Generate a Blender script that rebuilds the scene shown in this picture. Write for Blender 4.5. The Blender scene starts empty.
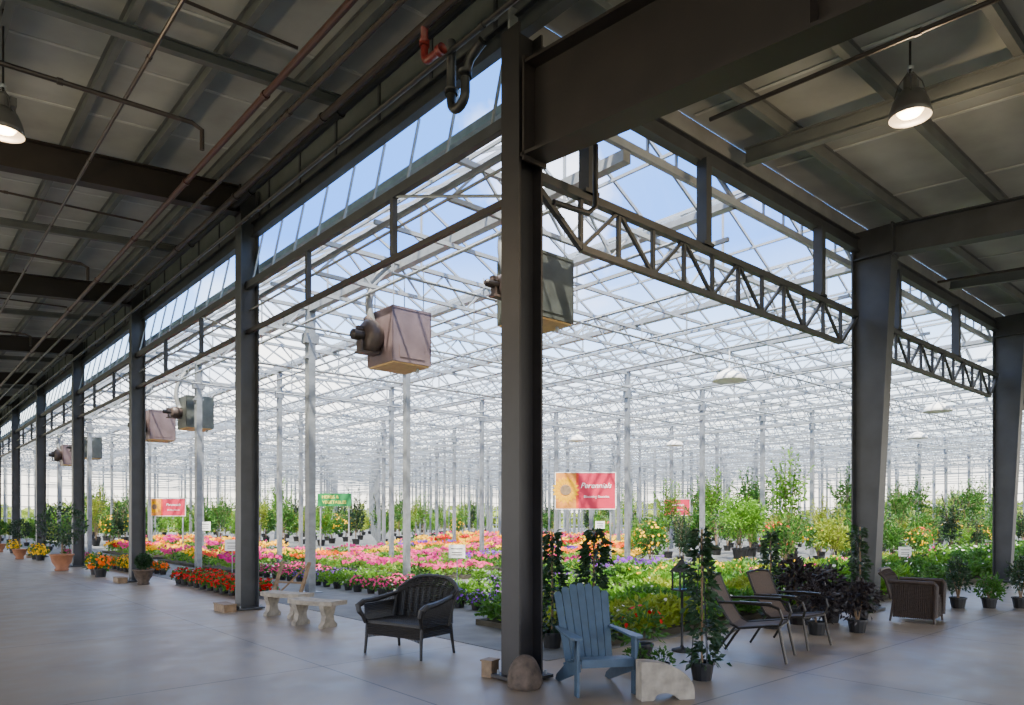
import bpy, math, random
from mathutils import Vector, Matrix
random.seed(7)
SC = bpy.context.scene
COL = SC.collection
CX, CY = 4.77, 5.26          # corner column of the two canopy rows
BAY = 7.98                   # aisle frame spacing
YAW = math.radians(41.4)
FW = Vector((math.sin(YAW), math.cos(YAW), 0)); RT = Vector((math.cos(YAW), -math.sin(YAW), 0))
def S(r, d, z=0.0):
    """survey point: r metres sideways, d metres ahead of the tripod."""
    p = FW*d + RT*r
    return Vector((p.x, p.y, z))
def face(a): return math.radians(-41.4 + a)

# ------------------------------------------------------------------ materials
def mat(name, col, rough=0.6, metal=0.0, var=0.12, scale=6.0, bump=0.0, emit=None, es=0.0, transl=0.0, spec=0.5):
    m = bpy.data.materials.new(name); m.use_nodes = True
    nt = m.node_tree; b = nt.nodes['Principled BSDF']
    tc = nt.nodes.new('ShaderNodeTexCoord'); n = nt.nodes.new('ShaderNodeTexNoise')
    n.inputs['Scale'].default_value = scale; n.inputs['Detail'].default_value = 5
    nt.links.new(tc.outputs['Object'], n.inputs['Vector'])
    r = nt.nodes.new('ShaderNodeValToRGB')
    r.color_ramp.elements[0].position = 0.3; r.color_ramp.elements[1].position = 0.7
    lo = [max(0, c*(1-var)) for c in col]; hi = [min(1, c*(1+var)) for c in col]
    r.color_ramp.elements[0].color = (*lo, 1); r.color_ramp.elements[1].color = (*hi, 1)
    nt.links.new(n.outputs['Fac'], r.inputs['Fac']); nt.links.new(r.outputs['Color'], b.inputs['Base Color'])
    b.inputs['Roughness'].default_value = rough; b.inputs['Metallic'].default_value = metal
    b.inputs['Specular IOR Level'].default_value = spec
    if bump:
        bp = nt.nodes.new('ShaderNodeBump'); bp.inputs['Strength'].default_value = bump
        nt.links.new(n.outputs['Fac'], bp.inputs['Height']); nt.links.new(bp.outputs['Normal'], b.inputs['Normal'])
    if emit:
        b.inputs['Emission Color'].default_value = (*emit, 1); b.inputs['Emission Strength'].default_value = es
    if transl:
        out = nt.nodes['Material Output']; t = nt.nodes.new('ShaderNodeBsdfTranslucent')
        nt.links.new(r.outputs['Color'], t.inputs['Color'])
        mx = nt.nodes.new('ShaderNodeMixShader'); mx.inputs[0].default_value = transl
        nt.links.new(b.outputs[0], mx.inputs[1]); nt.links.new(t.outputs[0], mx.inputs[2])
        nt.links.new(mx.outputs[0], out.inputs['Surface'])
    return m
def glassmat(name, milk, tint=(0.95, 0.98, 1, 1)):
    m = bpy.data.materials.new(name); m.use_nodes = True; nt = m.node_tree
    nt.nodes.remove(nt.nodes['Principled BSDF']); out = nt.nodes['Material Output']
    t = nt.nodes.new('ShaderNodeBsdfTransparent'); t.inputs[0].default_value = tint
    w = nt.nodes.new('ShaderNodeBsdfTranslucent'); w.inputs[0].default_value = (0.98, 0.98, 0.98, 1)
    g = nt.nodes.new('ShaderNodeBsdfGlossy'); g.inputs['Roughness'].default_value = 0.08
    tc = nt.nodes.new('ShaderNodeTexCoord'); n = nt.nodes.new('ShaderNodeTexNoise'); n.inputs['Scale'].default_value = 0.6
    nt.links.new(tc.outputs['Object'], n.inputs['Vector'])
    mr = nt.nodes.new('ShaderNodeMapRange'); mr.inputs[1].default_value = .35; mr.inputs[2].default_value = .65
    mr.inputs[3].default_value = milk*0.3; mr.inputs[4].default_value = milk*1.7
    nt.links.new(n.outputs['Fac'], mr.inputs[0])
    a = nt.nodes.new('ShaderNodeMixShader'); nt.links.new(mr.outputs[0], a.inputs[0])
    nt.links.new(t.outputs[0], a.inputs[1]); nt.links.new(w.outputs[0], a.inputs[2])
    b = nt.nodes.new('ShaderNodeMixShader'); b.inputs[0].default_value = 0.03
    nt.links.new(a.outputs[0], b.inputs[1]); nt.links.new(g.outputs[0], b.inputs[2])
    nt.links.new(b.outputs[0], out.inputs['Surface'])
    return m
M = {}
M['dark'] = mat('steel_charcoal', (0.016, 0.014, 0.015), 0.5, 0.0, 0.25, 3)
M['brown'] = mat('steel_red_oxide', (0.015, 0.011, 0.010), 0.5, 0.0, 0.25, 3)
M['grey'] = mat('steel_grey', (0.040, 0.044, 0.050), 0.5, 0.1, 0.2, 3)
M['purlin'] = mat('steel_purlin', (0.10, 0.112, 0.112), 0.5, 0.1, 0.15, 3)
M['lgrey'] = mat('steel_light', (0.20, 0.21, 0.215), 0.5, 0.1, 0.15, 3)
M['lampm'] = mat('lamp_metal', (0.11, 0.105, 0.10), 0.4, 0.4, 0.15, 6)
M['galv'] = mat('galvanised', (0.27, 0.29, 0.31), 0.45, 0.25, 0.15, 8)
M['gpost'] = mat('galvanised_post', (0.20, 0.215, 0.23), 0.45, 0.25, 0.2, 8)
M['alu'] = mat('silver_aluminium', (0.30, 0.325, 0.35), 0.5, 0.1, 0.08, 8)
M['ceil'] = mat('insulation_facing', (0.31, 0.335, 0.315), 0.7, 0.0, 0.16, 1.4, 0.08)
M['tape'] = mat('insulation_tape', (0.42, 0.45, 0.43), 0.5)
M['redpipe'] = mat('maroon_pipe', (0.045, 0.016, 0.014), 0.45)
M['red_fitting'] = mat('red_fitting', (0.13, 0.013, 0.011), 0.45)
M['pipe'] = mat('dark_pipe', (0.032, 0.024, 0.022), 0.45, 0.2)
M['fan'] = mat('dull_fan_metal', (0.075, 0.055, 0.05), 0.5, 0.2, 0.3, 6)
M['black'] = mat('black_plastic', (0.010, 0.010, 0.011), 0.5)
M['white'] = mat('white_paint', (0.85, 0.85, 0.83), 0.4, 0, .05)
M['concrete'] = mat('cast_concrete', (0.29, 0.25, 0.19), 0.85, 0, 0.3, 9, 0.5)
M['bstone'] = mat('brown_stone', (0.085, 0.06, 0.042), 0.9, 0, 0.4, 14, 0.6)
M['blue'] = mat('slate_blue_paint', (0.040, 0.070, 0.105), 0.5, 0, 0.2, 12, 0.1)
M['wick'] = mat('black_wicker', (0.008, 0.007, 0.007), 0.5, 0, 0.4, 40)
M['bwick'] = mat('brown_wicker', (0.034, 0.021, 0.015), 0.55, 0, 0.4, 40)
M['sling'] = mat('brown_sling_fabric', (0.07, 0.048, 0.036), 0.8, 0, 0.2, 60)
M['bronze'] = mat('bronze_metal', (0.03, 0.026, 0.022), 0.35, 0.6)
M['terra'] = mat('terracotta', (0.36, 0.15, 0.07), 0.8, 0, 0.2, 8)
M['wood'] = mat('weathered_wood', (0.20, 0.13, 0.07), 0.7, 0, 0.3, 15, .2)
M['leaf'] = mat('leaf_green', (0.05, 0.155, 0.014), 0.5, 0, 0.5, 5, transl=0.35)
M['leafl'] = mat('leaf_lime', (0.135, 0.31, 0.02), 0.5, 0, 0.4, 5, transl=0.4)
M['leafy'] = mat('leaf_yellow_green', (0.26, 0.33, 0.025), 0.5, 0, 0.35, 5, transl=0.4)
M['leafd'] = mat('leaf_dark', (0.015, 0.045, 0.013), 0.45, 0, 0.4, 8, transl=0.2)
M['leafp'] = mat('leaf_burgundy', (0.020, 0.014, 0.015), 0.45, 0, 0.4, 8, transl=0.2)
for nm, c in dict(red=(0.55, 0.003, 0.006), pink=(0.74, 0.04, 0.22), purple=(0.20, 0.03, 0.42), yellow=(0.92, 0.50, 0.0),
                  orange=(0.90, 0.14, 0.002), magenta=(0.52, 0.008, 0.18), whitef=(0.8, 0.76, 0.76), coral=(0.8, .08, .04)).items():
    M[nm] = mat('petal_'+nm, c, 0.6, 0, 0.12, 20, transl=0.3, spec=.2)
M['soil'] = mat('potting_soil', (0.04, 0.025, 0.015), 0.95)
M['cloth'] = mat('bed_mulch', (0.05, 0.045, 0.03), 0.95, 0, .3, 3)
M['heater'] = mat('heater_metal', (0.18, 0.13, 0.135), 0.38, 0.3, 0.2, 3)
M['heaterg'] = mat('heater_grey_metal', (0.10, 0.11, 0.10), 0.35, 0.4, 0.25, 4)
M['tan'] = mat('heater_underside', (0.55, 0.35, 0.15), 0.6)
M['signpink'] = mat('sign_pink', (0.55, 0.015, 0.06), 0.5, 0, .08)
M['signorange'] = mat('sign_orange', (0.66, 0.24, 0.03), 0.5, 0, .35, 3)
M['signgreen'] = mat('sign_green', (0.008, 0.20, 0.05), 0.5, 0, .08)
M['text_w'] = mat('letter_white', (0.9, 0.9, 0.88), 0.5, 0, .02)
M['text_y'] = mat('letter_yellow', (0.95, 0.8, 0.1), 0.5, 0, .02)
M['bulb'] = mat('warm_bulb', (1, .85, .6), 0.5, 0, 0.02, 5, emit=(1, 0.72, 0.38), es=12)
M['glass'] = glassmat('roof_glass', 0.02)
M['clear'] = glassmat('clear_glass', 0.015, (0.76, 0.90, 1, 1))
M['outside'] = mat('outside_grass', (0.20, 0.22, 0.12), 0.95, 0, .3, .3)
M['gfloor'] = mat('greenhouse_paving', (0.13, 0.132, 0.13), 0.8, 0, .2, 3, .2)
def floormat():
    m = mat('concrete_slab', (0.27, 0.212, 0.150), 0.6, 0, 0.24, 0.55, spec=0.5)
    nt = m.node_tree; b = nt.nodes['Principled BSDF']; ramp = [n for n in nt.nodes if n.type == 'VALTORGB'][0]
    tc = [n for n in nt.nodes if n.type == 'TEX_COORD'][0]
    br = nt.nodes.new('ShaderNodeTexBrick'); br.offset = 0
    br.inputs['Scale'].default_value = 1; br.inputs['Brick Width'].default_value = 3.55; br.inputs['Row Height'].default_value = 3.55
    br.inputs['Mortar Size'].default_value = 0.009; br.inputs['Mortar Smooth'].default_value = 0
    br.inputs['Mortar'].default_value = (0.3, 0.3, 0.3, 1)
    br.inputs['Color1'].default_value = (1, 1, 1, 1); br.inputs['Color2'].default_value = (0.9, 0.9, 0.9, 1)
    nt.links.new(tc.outputs['Object'], br.inputs['Vector'])
    n2 = nt.nodes.new('ShaderNodeTexNoise'); n2.inputs['Scale'].default_value = 3; n2.inputs['Detail'].default_value = 9
    nt.links.new(tc.outputs['Object'], n2.inputs['Vector'])
    r2 = nt.nodes.new('ShaderNodeMapRange'); r2.inputs[1].default_value = .35; r2.inputs[2].default_value = .65; r2.inputs[3].default_value = .78; r2.inputs[4].default_value = 1.08
    nt.links.new(n2.outputs['Fac'], r2.inputs[0])
    mx = nt.nodes.new('ShaderNodeMix'); mx.data_type = 'RGBA'; mx.blend_type = 'MULTIPLY'; mx.inputs[0].default_value = 1
    nt.links.new(ramp.outputs['Color'], mx.inputs[6]); nt.links.new(br.outputs['Color'], mx.inputs[7])
    mx2 = nt.nodes.new('ShaderNodeMix'); mx2.data_type = 'RGBA'; mx2.blend_type = 'MULTIPLY'; mx2.inputs[0].default_value = 1
    nt.links.new(mx.outputs[2], mx2.inputs[6]); nt.links.new(r2.outputs[0], mx2.inputs[7])
    nt.links.new(mx2.outputs[2], b.inputs['Base Color'])
    r3 = nt.nodes.new('ShaderNodeMapRange'); r3.inputs[1].default_value = .35; r3.inputs[2].default_value = .65; r3.inputs[3].default_value = .34; r3.inputs[4].default_value = .48
    nt.links.new(n2.outputs['Fac'], r3.inputs[0]); nt.links.new(r3.outputs[0], b.inputs['Roughness'])
    return m
M['floor'] = floormat()

# ------------------------------------------------------------------ mesh builder
class MB:
    def __init__(s): s.v = []; s.f = []; s.m = []; s.mats = []
    def mi(s, k):
        if k not in s.mats: s.mats.append(k)
        return s.mats.index(k)
    def add(s, vs, fs, k):
        o = len(s.v); i = s.mi(k); s.v += [tuple(v) for v in vs]
        for f in fs: s.f.append([o+a for a in f]); s.m.append(i)
    def box(s, c, sz, k, R=None):
        c = Vector(c); h = Vector(sz)/2; vs = []
        for x in (-1, 1):
            for y in (-1, 1):
                for z in (-1, 1):
                    p = Vector((x*h.x, y*h.y, z*h.z))
                    if R: p = R @ p
                    vs.append(c+p)
        s.add(vs, [(0, 1, 3, 2), (4, 6, 7, 5), (0, 4, 5, 1), (2, 3, 7, 6), (0, 2, 6, 4), (1, 5, 7, 3)], k)
    def beam(s, a, b, w, h, k, up=(0, 0, 1), off=(0, 0)):
        a = Vector(a); b = Vector(b); d = (b-a).normalized(); up = Vector(up)
        if abs(d.dot(up)) > 0.99: up = Vector((1, 0, 0))
        sd = d.cross(up).normalized(); u = sd.cross(d).normalized()
        vs = []
        for p in (a, b):
            for i, j in ((-1, -1), (1, -1), (1, 1), (-1, 1)):
                vs.append(p + sd*(i*w/2+off[0]) + u*(j*h/2+off[1]))
        s.add(vs, [(0, 3, 2, 1), (4, 5, 6, 7), (0, 1, 5, 4), (1, 2, 6, 5), (2, 3, 7, 6), (3, 0, 4, 7)], k)
    def ibeam(s, a, b, dep, fw, k, up=(0, 0, 1), tf=0.018, tw=0.012):
        s.beam(a, b, tw, dep-2*tf, k, up)
        s.beam(a, b, fw, tf, k, up, (0, dep/2-tf/2)); s.beam(a, b, fw, tf, k, up, (0, -dep/2+tf/2))
    def tube(s, pts, r, k, n=8, cap=True):
        pts = [Vector(p) for p in pts]; rings = []; prev = None
        rr = r if isinstance(r, (list, tuple)) else [r]*len(pts)
        for i, p in enumerate(pts):
            d = (pts[min(i+1, len(pts)-1)] - pts[max(i-1, 0)]).normalized()
            if prev is None:
                t = Vector((0, 0, 1)) if abs(d.z) < 0.9 else Vector((1, 0, 0)); sd = d.cross(t).normalized()
            else:
                sd = (prev - d*prev.dot(d)).normalized()
            prev = sd; u = sd.cross(d)
            rings.append([p + (sd*math.cos(2*math.pi*j/n) + u*math.sin(2*math.pi*j/n))*rr[i] for j in range(n)])
        vs = [v for g in rings for v in g]; fs = []
        for i in range(len(pts)-1):
            for j in range(n):
                fs.append((i*n+j, i*n+(j+1) % n, (i+1)*n+(j+1) % n, (i+1)*n+j))
        if cap: fs.append(tuple(range(n))); fs.append(tuple(reversed([(len(pts)-1)*n+j for j in range(n)])))
        s.add(vs, fs, k)
    def lathe(s, prof, c, k, n=20, ax=None, jit=0):
        c = Vector(c); vs = []
        for r, z in prof:
            for j in range(n):
                q = 1+random.uniform(-jit, jit)
                p = Vector((r*q*math.cos(2*math.pi*j/n), r*q*math.sin(2*math.pi*j/n), z))
                if ax: p = ax @ p
                vs.append(c+p)
        fs = []
        for i in range(len(prof)-1):
            for j in range(n):
                fs.append((i*n+j, i*n+(j+1) % n, (i+1)*n+(j+1) % n, (i+1)*n+j))
        if prof[0][0] > 0: fs.append(tuple(reversed(range(n))))
        if prof[-1][0] > 0: fs.append(tuple((len(prof)-1)*n+j for j in range(n)))
        s.add(vs, fs, k)
    def prism(s, poly, ext, k):
        poly = [Vector(p) for p in poly]; e = Vector(ext); n = len(poly)
        vs = poly + [p+e for p in poly]
        fs = [tuple(range(n)), tuple(reversed(range(n, 2*n)))]
        for i in range(n): fs.append((i, i+n, (i+1) % n+n, (i+1) % n))
        s.add(vs, fs, k)
    def leaf(s, p, d, nrm, ln, wd, k):
        sd = d.cross(nrm)
        if sd.length < 1e-4: return
        sd.normalize(); up = sd.cross(d).normalized()
        s.add([p, p+d*ln*.5+sd*wd*.5+up*ln*.06, p+d*ln-up*ln*.1, p+d*ln*.5-sd*wd*.5+up*ln*.06], [(0, 1, 2, 3)], k)
    def disc(s, p, nrm, r, k, n=6):
        nrm = nrm.normalized(); t = nrm.cross(Vector((.3, .5, .81))).normalized(); u = nrm.cross(t)
        s.add([p + (t*math.cos(2*math.pi*j/n)+u*math.sin(2*math.pi*j/n))*r*(1 if j % 2 else .78) for j in range(n)], [tuple(range(n))], k)
    def mesh(s, name, smooth=False):
        me = bpy.data.meshes.new(name); me.from_pydata(s.v, [], s.f)
        for k in s.mats: me.materials.append(M[k])
        me.polygons.foreach_set('material_index', s.m)
        if smooth: me.polygons.foreach_set('use_smooth', [True]*len(s.f))
        me.update(); return me
def rdir(up=0.0):
    while True:
        v = Vector((random.uniform(-1, 1), random.uniform(-1, 1), random.uniform(-1, 1)))
        if 0.05 < v.length < 1:
            v.normalize()
            if v.z >= up: return v
def obj(name, mb, label=None, cat=None, parent=None, loc=(0, 0, 0), rz=0, group=None, kind=None, smooth=False, sc=1):
    me = mb.mesh(name, smooth) if isinstance(mb, MB) else mb
    o = bpy.data.objects.new(name, me); COL.objects.link(o)
    o.location = loc; o.rotation_euler = (0, 0, rz)
    if sc != 1: o.scale = (sc, sc, sc) if not isinstance(sc, tuple) else sc
    if label: o['label'] = label
    if cat and not parent: o['category'] = cat
    if group: o['group'] = group
    if kind: o['kind'] = kind
    if parent: o.parent = parent
    return o
def assembly(name, parts, label, cat, loc, rz=0, group=None, sc=1):
    e = obj(name, None, label, cat, None, loc, rz, group, None, False, sc)
    e.empty_display_size = 0.2
    for p in parts:
        obj(p[0], p[1], p[3] if len(p) > 3 else None, None, e, smooth=p[2] if len(p) > 2 else False)
    return e

# ------------------------------------------------------------------ ground
mb = MB(); mb.box((31, 30, -0.05), (90, 92, 0.1), 'floor'); obj('floor', mb, 'smooth grey concrete slab with saw-cut joints', kind='structure')
mb = MB(); mb.box((37.5, 41, 0.004), (63.9, 70.6, 0.008), 'gfloor'); obj('floor', mb, 'darker grey paving inside the greenhouse', kind='structure')
mb = MB(); mb.box((30, 30, -0.25), (600, 600, 0.1), 'outside'); obj('floor', mb, 'open grassy ground around the building', kind='structure')

# ------------------------------------------------------------------ canopy roofs
SL = 0.083
def zl(x): return 7.5 - SL*(CX-x)
def zr(y): return 6.78 - SL*(CY-y)
mb = MB(); mb.prism([(-9, -9, zl(-9)), (CX+.25, -9, zl(CX+.25)), (CX+.25, 76, zl(CX+.25)), (-9, 76, zl(-9))], (0, 0, .12), 'ceil')
for i in range(56): mb.beam((-9, -8+i*1.5, zl(-9)-.004), (CX+.2, -8+i*1.5, zl(CX+.2)-.004), .05, .01, 'tape')
obj('ceiling', mb, 'grey-green insulated roof deck over the walkway', kind='structure')
mb = MB(); mb.prism([(CX+.25, -9, zr(-9)), (46, -9, zr(-9)), (46, CY+.2, zr(CY+.2)), (CX+.25, CY+.2, zr(CY+.2))], (0, 0, .12), 'ceil')
for i in range(20): mb.beam((CX+1+i*2.1, -9, zr(-9)-.004), (CX+1+i*2.1, CY+.1, zr(CY)-.004), .05, .01, 'tape')
obj('ceiling', mb, 'grey-green insulated roof deck over the covered aisle', kind='structure')

for j in range(12):
    x = CX-.6-1.05*j; z = zl(x)-.11
    mb = MB(); mb.ibeam((x, -9, z), (x, 76, z), .2, .08, 'purlin', tf=.01, tw=.01)
    obj('roof_purlin', mb, 'grey steel purlin under the insulated deck', 'roof purlin', group='walkway roof purlins')
for j in range(11):
    y = CY-.7-1.25*j; z = zr(y)-.11
    mb = MB(); mb.ibeam((CX+.3, y, z), (46, y, z), .2, .08, 'purlin', tf=.01, tw=.01)
    obj('roof_purlin', mb, 'grey steel purlin under the insulated deck', 'roof purlin', group='aisle roof purlins')
for k in range(0, 11):
    y = CY+7.1*k
    mb = MB()
    a = Vector((CX-.16, y, zl(CX)-.46)); b = Vector((-9, y, zl(-9)-.46))
    mb.ibeam(a, b, .46, .22, 'brown')
    mb.box((CX-.16, y, zl(CX)-.46), (.03, .24, .5), 'brown')
    obj('roof_beam', mb, 'dark steel roof beam spanning the walkway', 'steel beam', group='walkway roof beams')
    if k < 10:
        ym = y+3.55; mb = MB(); mb.ibeam((CX-.1, ym, zl(CX)-.28), (-9, ym, zl(-9)-.28), .14, .1, 'purlin')
        obj('roof_beam', mb, 'slim grey secondary roof beam', 'steel beam', group='walkway secondary roof beams')
    mb = MB()
    kk = 'dark' if k == 0 else 'grey'
    zt = zl(CX)-.25 if k else 6.38
    mb.ibeam((CX, y, .02), (CX, y, zt), .32, .26, kk, up=(1, 0, 0), tf=.022, tw=.016)
    for zz in (0.6, 2.4, 4.2, 6.0): mb.box((CX, y+.07, zz), (.28, .12, .012), kk)
    p = MB(); p.box((CX, y, .03), (.46, .42, .03), kk)
    for sx in (-.18, .18):
        for sy in (-.15, .15): p.tube([(CX+sx, y+sy, .02), (CX+sx, y+sy, .085)], .013, 'galv', 6)
    ld = 'tall charcoal steel column standing at the corner' if k == 0 else 'blue-grey wide-flange steel column beside the greenhouse beds'
    assembly('steel_column', [('shaft', mb, False), ('base_plate', p, False)], ld, 'steel column', (0, 0, 0), group='walkway columns')
for k in range(1, 5):
    x = CX+BAY*k; zt = zr(CY)-.24
    mb = MB(); y0 = CY+.15
    ytop = y0-.64; ybot = y0-.34
    mb.prism([(x-.008, y0, .04), (x-.008, ybot, .04), (x-.008, ytop, zt), (x-.008, y0, zt)], (.016, 0, 0), 'grey')
    mb.beam((x, y0, .04), (x, y0, zt), .26, .022, 'grey', up=(0, 1, 0))
    mb.beam((x, ybot, .04), (x, ytop, zt-.5), .26, .022, 'grey', up=(0, 1, 0))
    mb.box((x, (y0+ytop)/2, zt-.5), (.24, .6, .016), 'grey')
    p = MB(); p.box((x, y0-.18, .03), (.4, .5, .04), 'grey')
    for sx in (-.15, .15):
        for sy in (-.18, .18): p.tube([(x+sx, y0-.18+sy, .03), (x+sx, y0-.18+sy, .085)], .013, 'galv', 6)
    assembly('steel_column', [('shaft', mb, False), ('base_plate', p, False)], 'grey steel frame column, wider at the top than the foot', 'steel column', (0, 0, 0), group='aisle columns')
    mb = MB()
    a = Vector((x, ytop+.02, zr(ytop)-.5)); b = Vector((x, -9, zr(-9)-.45))
    mb.ibeam(a, b, .5, .24, 'grey'); mb.box((x, ytop-.01, zr(ytop)-.5), (.26, .03, .56), 'grey')
    obj('roof_beam', mb, 'grey steel roof beam bolted to a tapered column', 'steel beam', group='aisle roof beams')
for k in range(0, 5):
    x = CX+BAY*(k+.5)
    mb = MB(); mb.ibeam((x, CY-.1, zr(CY)-.33), (x, -9, zr(-9)-.33), .22, .12, 'purlin')
    obj('roof_beam', mb, 'slim grey secondary roof beam', 'steel beam', group='aisle secondary roof beams')
mb = MB()
g0 = Vector((CX, CY-.17, 5.53)); g1 = Vector((CX, -9, 5.53-SL*14.1))
mb.ibeam(g0, g1, .9, .3, 'brown', tf=.03, tw=.02)
for i in range(1, 5):
    p = g0.lerp(g1, i/5.0); mb.box((p.x, p.y, p.z), (.26, .014, .84), 'brown')
mb.box((CX, CY-.18, 5.53), (.3, .03, 1.0), 'brown')
obj('girder', mb, 'deep dark steel girder bolted to the corner column', 'steel girder')

def long(name, a, b, w, h, k, label, cat, group=None, I=False):
    mb = MB()
    if I: mb.ibeam(a, b, h, w, k)
    else: mb.beam(a, b, w, h, k)
    return obj(name, mb, label, cat, group=group)
long('eave_beam', (CX+.12, -9, 6.6), (CX+.12, 76, 6.6), .12, .24, 'grey', 'grey eave channel above the clerestory glass', 'steel beam', I=True)
mb = MB(); mb.box((CX+.22, 33.5, 7.1), (.03, 85, .8), 'purlin')
for i in range(70): mb.box((CX+.2, -8.5+1.2*i, 7.1), (.03, .05, .78), 'grey')
obj('trim_1', mb, 'ribbed metal closure panel under the eave', kind='structure')
long('eave_beam', (CX+.3, CY+.12, 6.32), (46, CY+.12, 6.32), .14, .24, 'grey', 'grey eave channel above the aisle truss line', 'steel beam', I=True)
mb = MB(); mb.box(((CX+46)/2, CY+.2, 6.6), (46-CX, .03, .36), 'lgrey'); obj('trim_2', mb, 'metal closure panel under the aisle eave', kind='structure')
long('clerestory_beam', (CX, CY+.2, 5.60), (CX, 76, 5.60), .08, .12, 'grey', 'grey horizontal beam below the clerestory glass', 'steel beam')
long('tie_beam', (CX, CY+.2, 4.8), (CX, 76, 4.8), .06, .07, 'dark', 'thin dark tie tube between the walkway columns', 'steel tube')
long('cable_rail', (CX+.05, CY+.2, 5.2), (CX+.05, 76, 5.2), .025, .025, 'gpost', 'thin galvanised rod between the tie tube and beam', 'steel rod')
mb = MB()
for i in range(88):
    y = CY+.5+i*.8; mb.beam((CX+.02, y, 5.66), (CX+.2, y, 6.5), .022, .03, 'galv')
mb.add([(CX+.02, CY+.2, 5.66), (CX+.02, 75.8, 5.66), (CX+.2, 75.8, 6.5), (CX+.2, CY+.2, 6.5)], [(0, 1, 2, 3)], 'clear')
obj('window_1', mb, 'sloped clerestory strip of blue-tinted panes', kind='structure')
for i in range(22):
    y = CY+2.37+i*2.367
    if i % 3 == 2: continue
    mb = MB(); mb.beam((CX, y, 4.84), (CX, y, 5.54), .07, .07, 'grey'); obj('strut', mb, 'short grey vertical strut between beams', 'steel strut', group='walkway wall struts')
for i in range(11):
    y = CY+7.1*i+.2
    mb = MB(); mb.tube([(CX, y, 4.85), (CX, y+2.1, 5.55)], .018, 'gpost', 6); obj('brace_rod', mb, 'thin diagonal rod beside a column', 'steel rod', group='walkway brace rods')
for x in (5.78, 8.0, 11.2, 14.3, 17.6, 22.4, 25.8, 29.8):
    mb = MB(); mb.beam((x, CY+.05, 5.1), (x, CY+.05, 6.22), .15, .12, 'grey'); mb.box((x, CY+.05, 5.12), (.22, .16, .04), 'grey')
    obj('strut', mb, 'grey vertical strut above the lattice truss', 'steel strut', group='truss top struts')
for k in range(4):
    x0 = CX+BAY*k+.2; x1 = CX+BAY*(k+1)-.2; y = CY+.05
    zt, zb = 5.07, 4.5
    ch = MB(); ch.beam((x0, y, zt), (x1, y, zt), .09, .09, 'grey')
    bc = MB(); xa, xb = x0+.7, x1-.6
    bc.beam((xa, y, zb), (xb, y, zb), .07, .07, 'grey'); bc.beam((x0, y, zt-.06), (xa, y, zb), .06, .055, 'grey'); bc.beam((xb, y, zb), (x1, y, zt-.06), .06, .055, 'grey')
    wb = MB(); n = 10; pts = [xa+(xb-xa)*i/n for i in range(n+1)]
    for i, px in enumerate(pts):
        wb.beam((px, y, zb), (px, y, zt), .045, .045, 'grey')
        if i < n:
            if i % 2: wb.beam((px, y, zt), (pts[i+1], y, zb), .04, .04, 'grey')
            else: wb.beam((px, y, zb), (pts[i+1], y, zt), .04, .04, 'grey')
    assembly('lattice_truss', [('top_chord', ch), ('bottom_chord', bc), ('web_bracing', wb)], 'blue-grey steel lattice truss spanning between columns', 'truss', (0, 0, 0), group='aisle lattice trusses')

# ------------------------------------------------------------------ greenhouse
GX0, GY0, GY1, NB, BW = 5.2, 5.6, 76.0, 16, 4.0
GZ, RZ = 6.1, 7.25
GX1 = GX0+NB*BW
long('gable_beam', (GX0, GY0, GZ), (GX1, GY0, GZ), .07, .1, 'alu', 'silver cross beam along the greenhouse gable ends', 'steel beam')
for i in range(NB):
    xa = GX0+i*BW; xm = xa+BW/2; xb = xa+BW
    mb = MB()
    mb.add([(xa, GY0, GZ+.06), (xm, GY0, RZ), (xm, GY1, RZ), (xa, GY1, GZ+.06)], [(0, 1, 2, 3)], 'glass')
    mb.add([(xb, GY0, GZ+.06), (xm, GY0, RZ), (xm, GY1, RZ), (xb, GY1, GZ+.06)], [(0, 1, 2, 3)], 'glass')
    mb.beam((xm, GY0, RZ), (xm, GY1, RZ), .07, .07, 'alu')
    zz = GZ+(RZ-GZ)*.5-.05
    mb.beam((xa+1, GY0, zz), (xa+1, GY1, zz), .035, .045, 'alu'); mb.beam((xb-1, GY0, zz), (xb-1, GY1, zz), .035, .045, 'alu')
    step = .8875
    n = int((GY1-GY0)/step)
    for j in range(n+1):
        y = GY0+.5625+j*step
        mb.beam((xa, y, GZ+.03), (xm, y, RZ-.03), .032, .05, 'alu'); mb.beam((xb, y, GZ+.03), (xm, y, RZ-.03), .032, .05, 'alu')
    obj('window_%d' % (i+2), mb, 'gabled greenhouse glass roof bay with silver glazing bars', kind='structure')
    g = MB(); g.beam((xa, GY0, GZ), (xa, GY1, GZ), .16, .1, 'galv'); obj('rain_gutter', g, 'galvanised valley gutter between glass roofs', 'gutter', group='greenhouse gutters')
    g = MB(); g.beam((xa, GY0+.1, 5.62), (xa, GY1-.15, 5.62), .05, .06, 'alu')
    obj('longitudinal_tube', g, 'silver tube running lengthwise below the gutter', 'tube', group='lengthwise tubes')
    g = MB(); g.beam((xa, GY0, GZ+.03), (xm, GY0, RZ), .05, .05, 'alu'); g.beam((xm, GY0, RZ), (xb, GY0, GZ+.03), .05, .05, 'alu')
    for q in (.8, 1.4, 2.0, 2.6, 3.2):
        zz = GZ+(RZ-GZ)*(1-abs(q-2)/2); g.beam((xa+q, GY0, GZ), (xa+q, GY0, zz), .03, .03, 'alu')
    obj('trim_%d' % (i+3), g, 'gable end framing of a glass roof bay', kind='structure')
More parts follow.
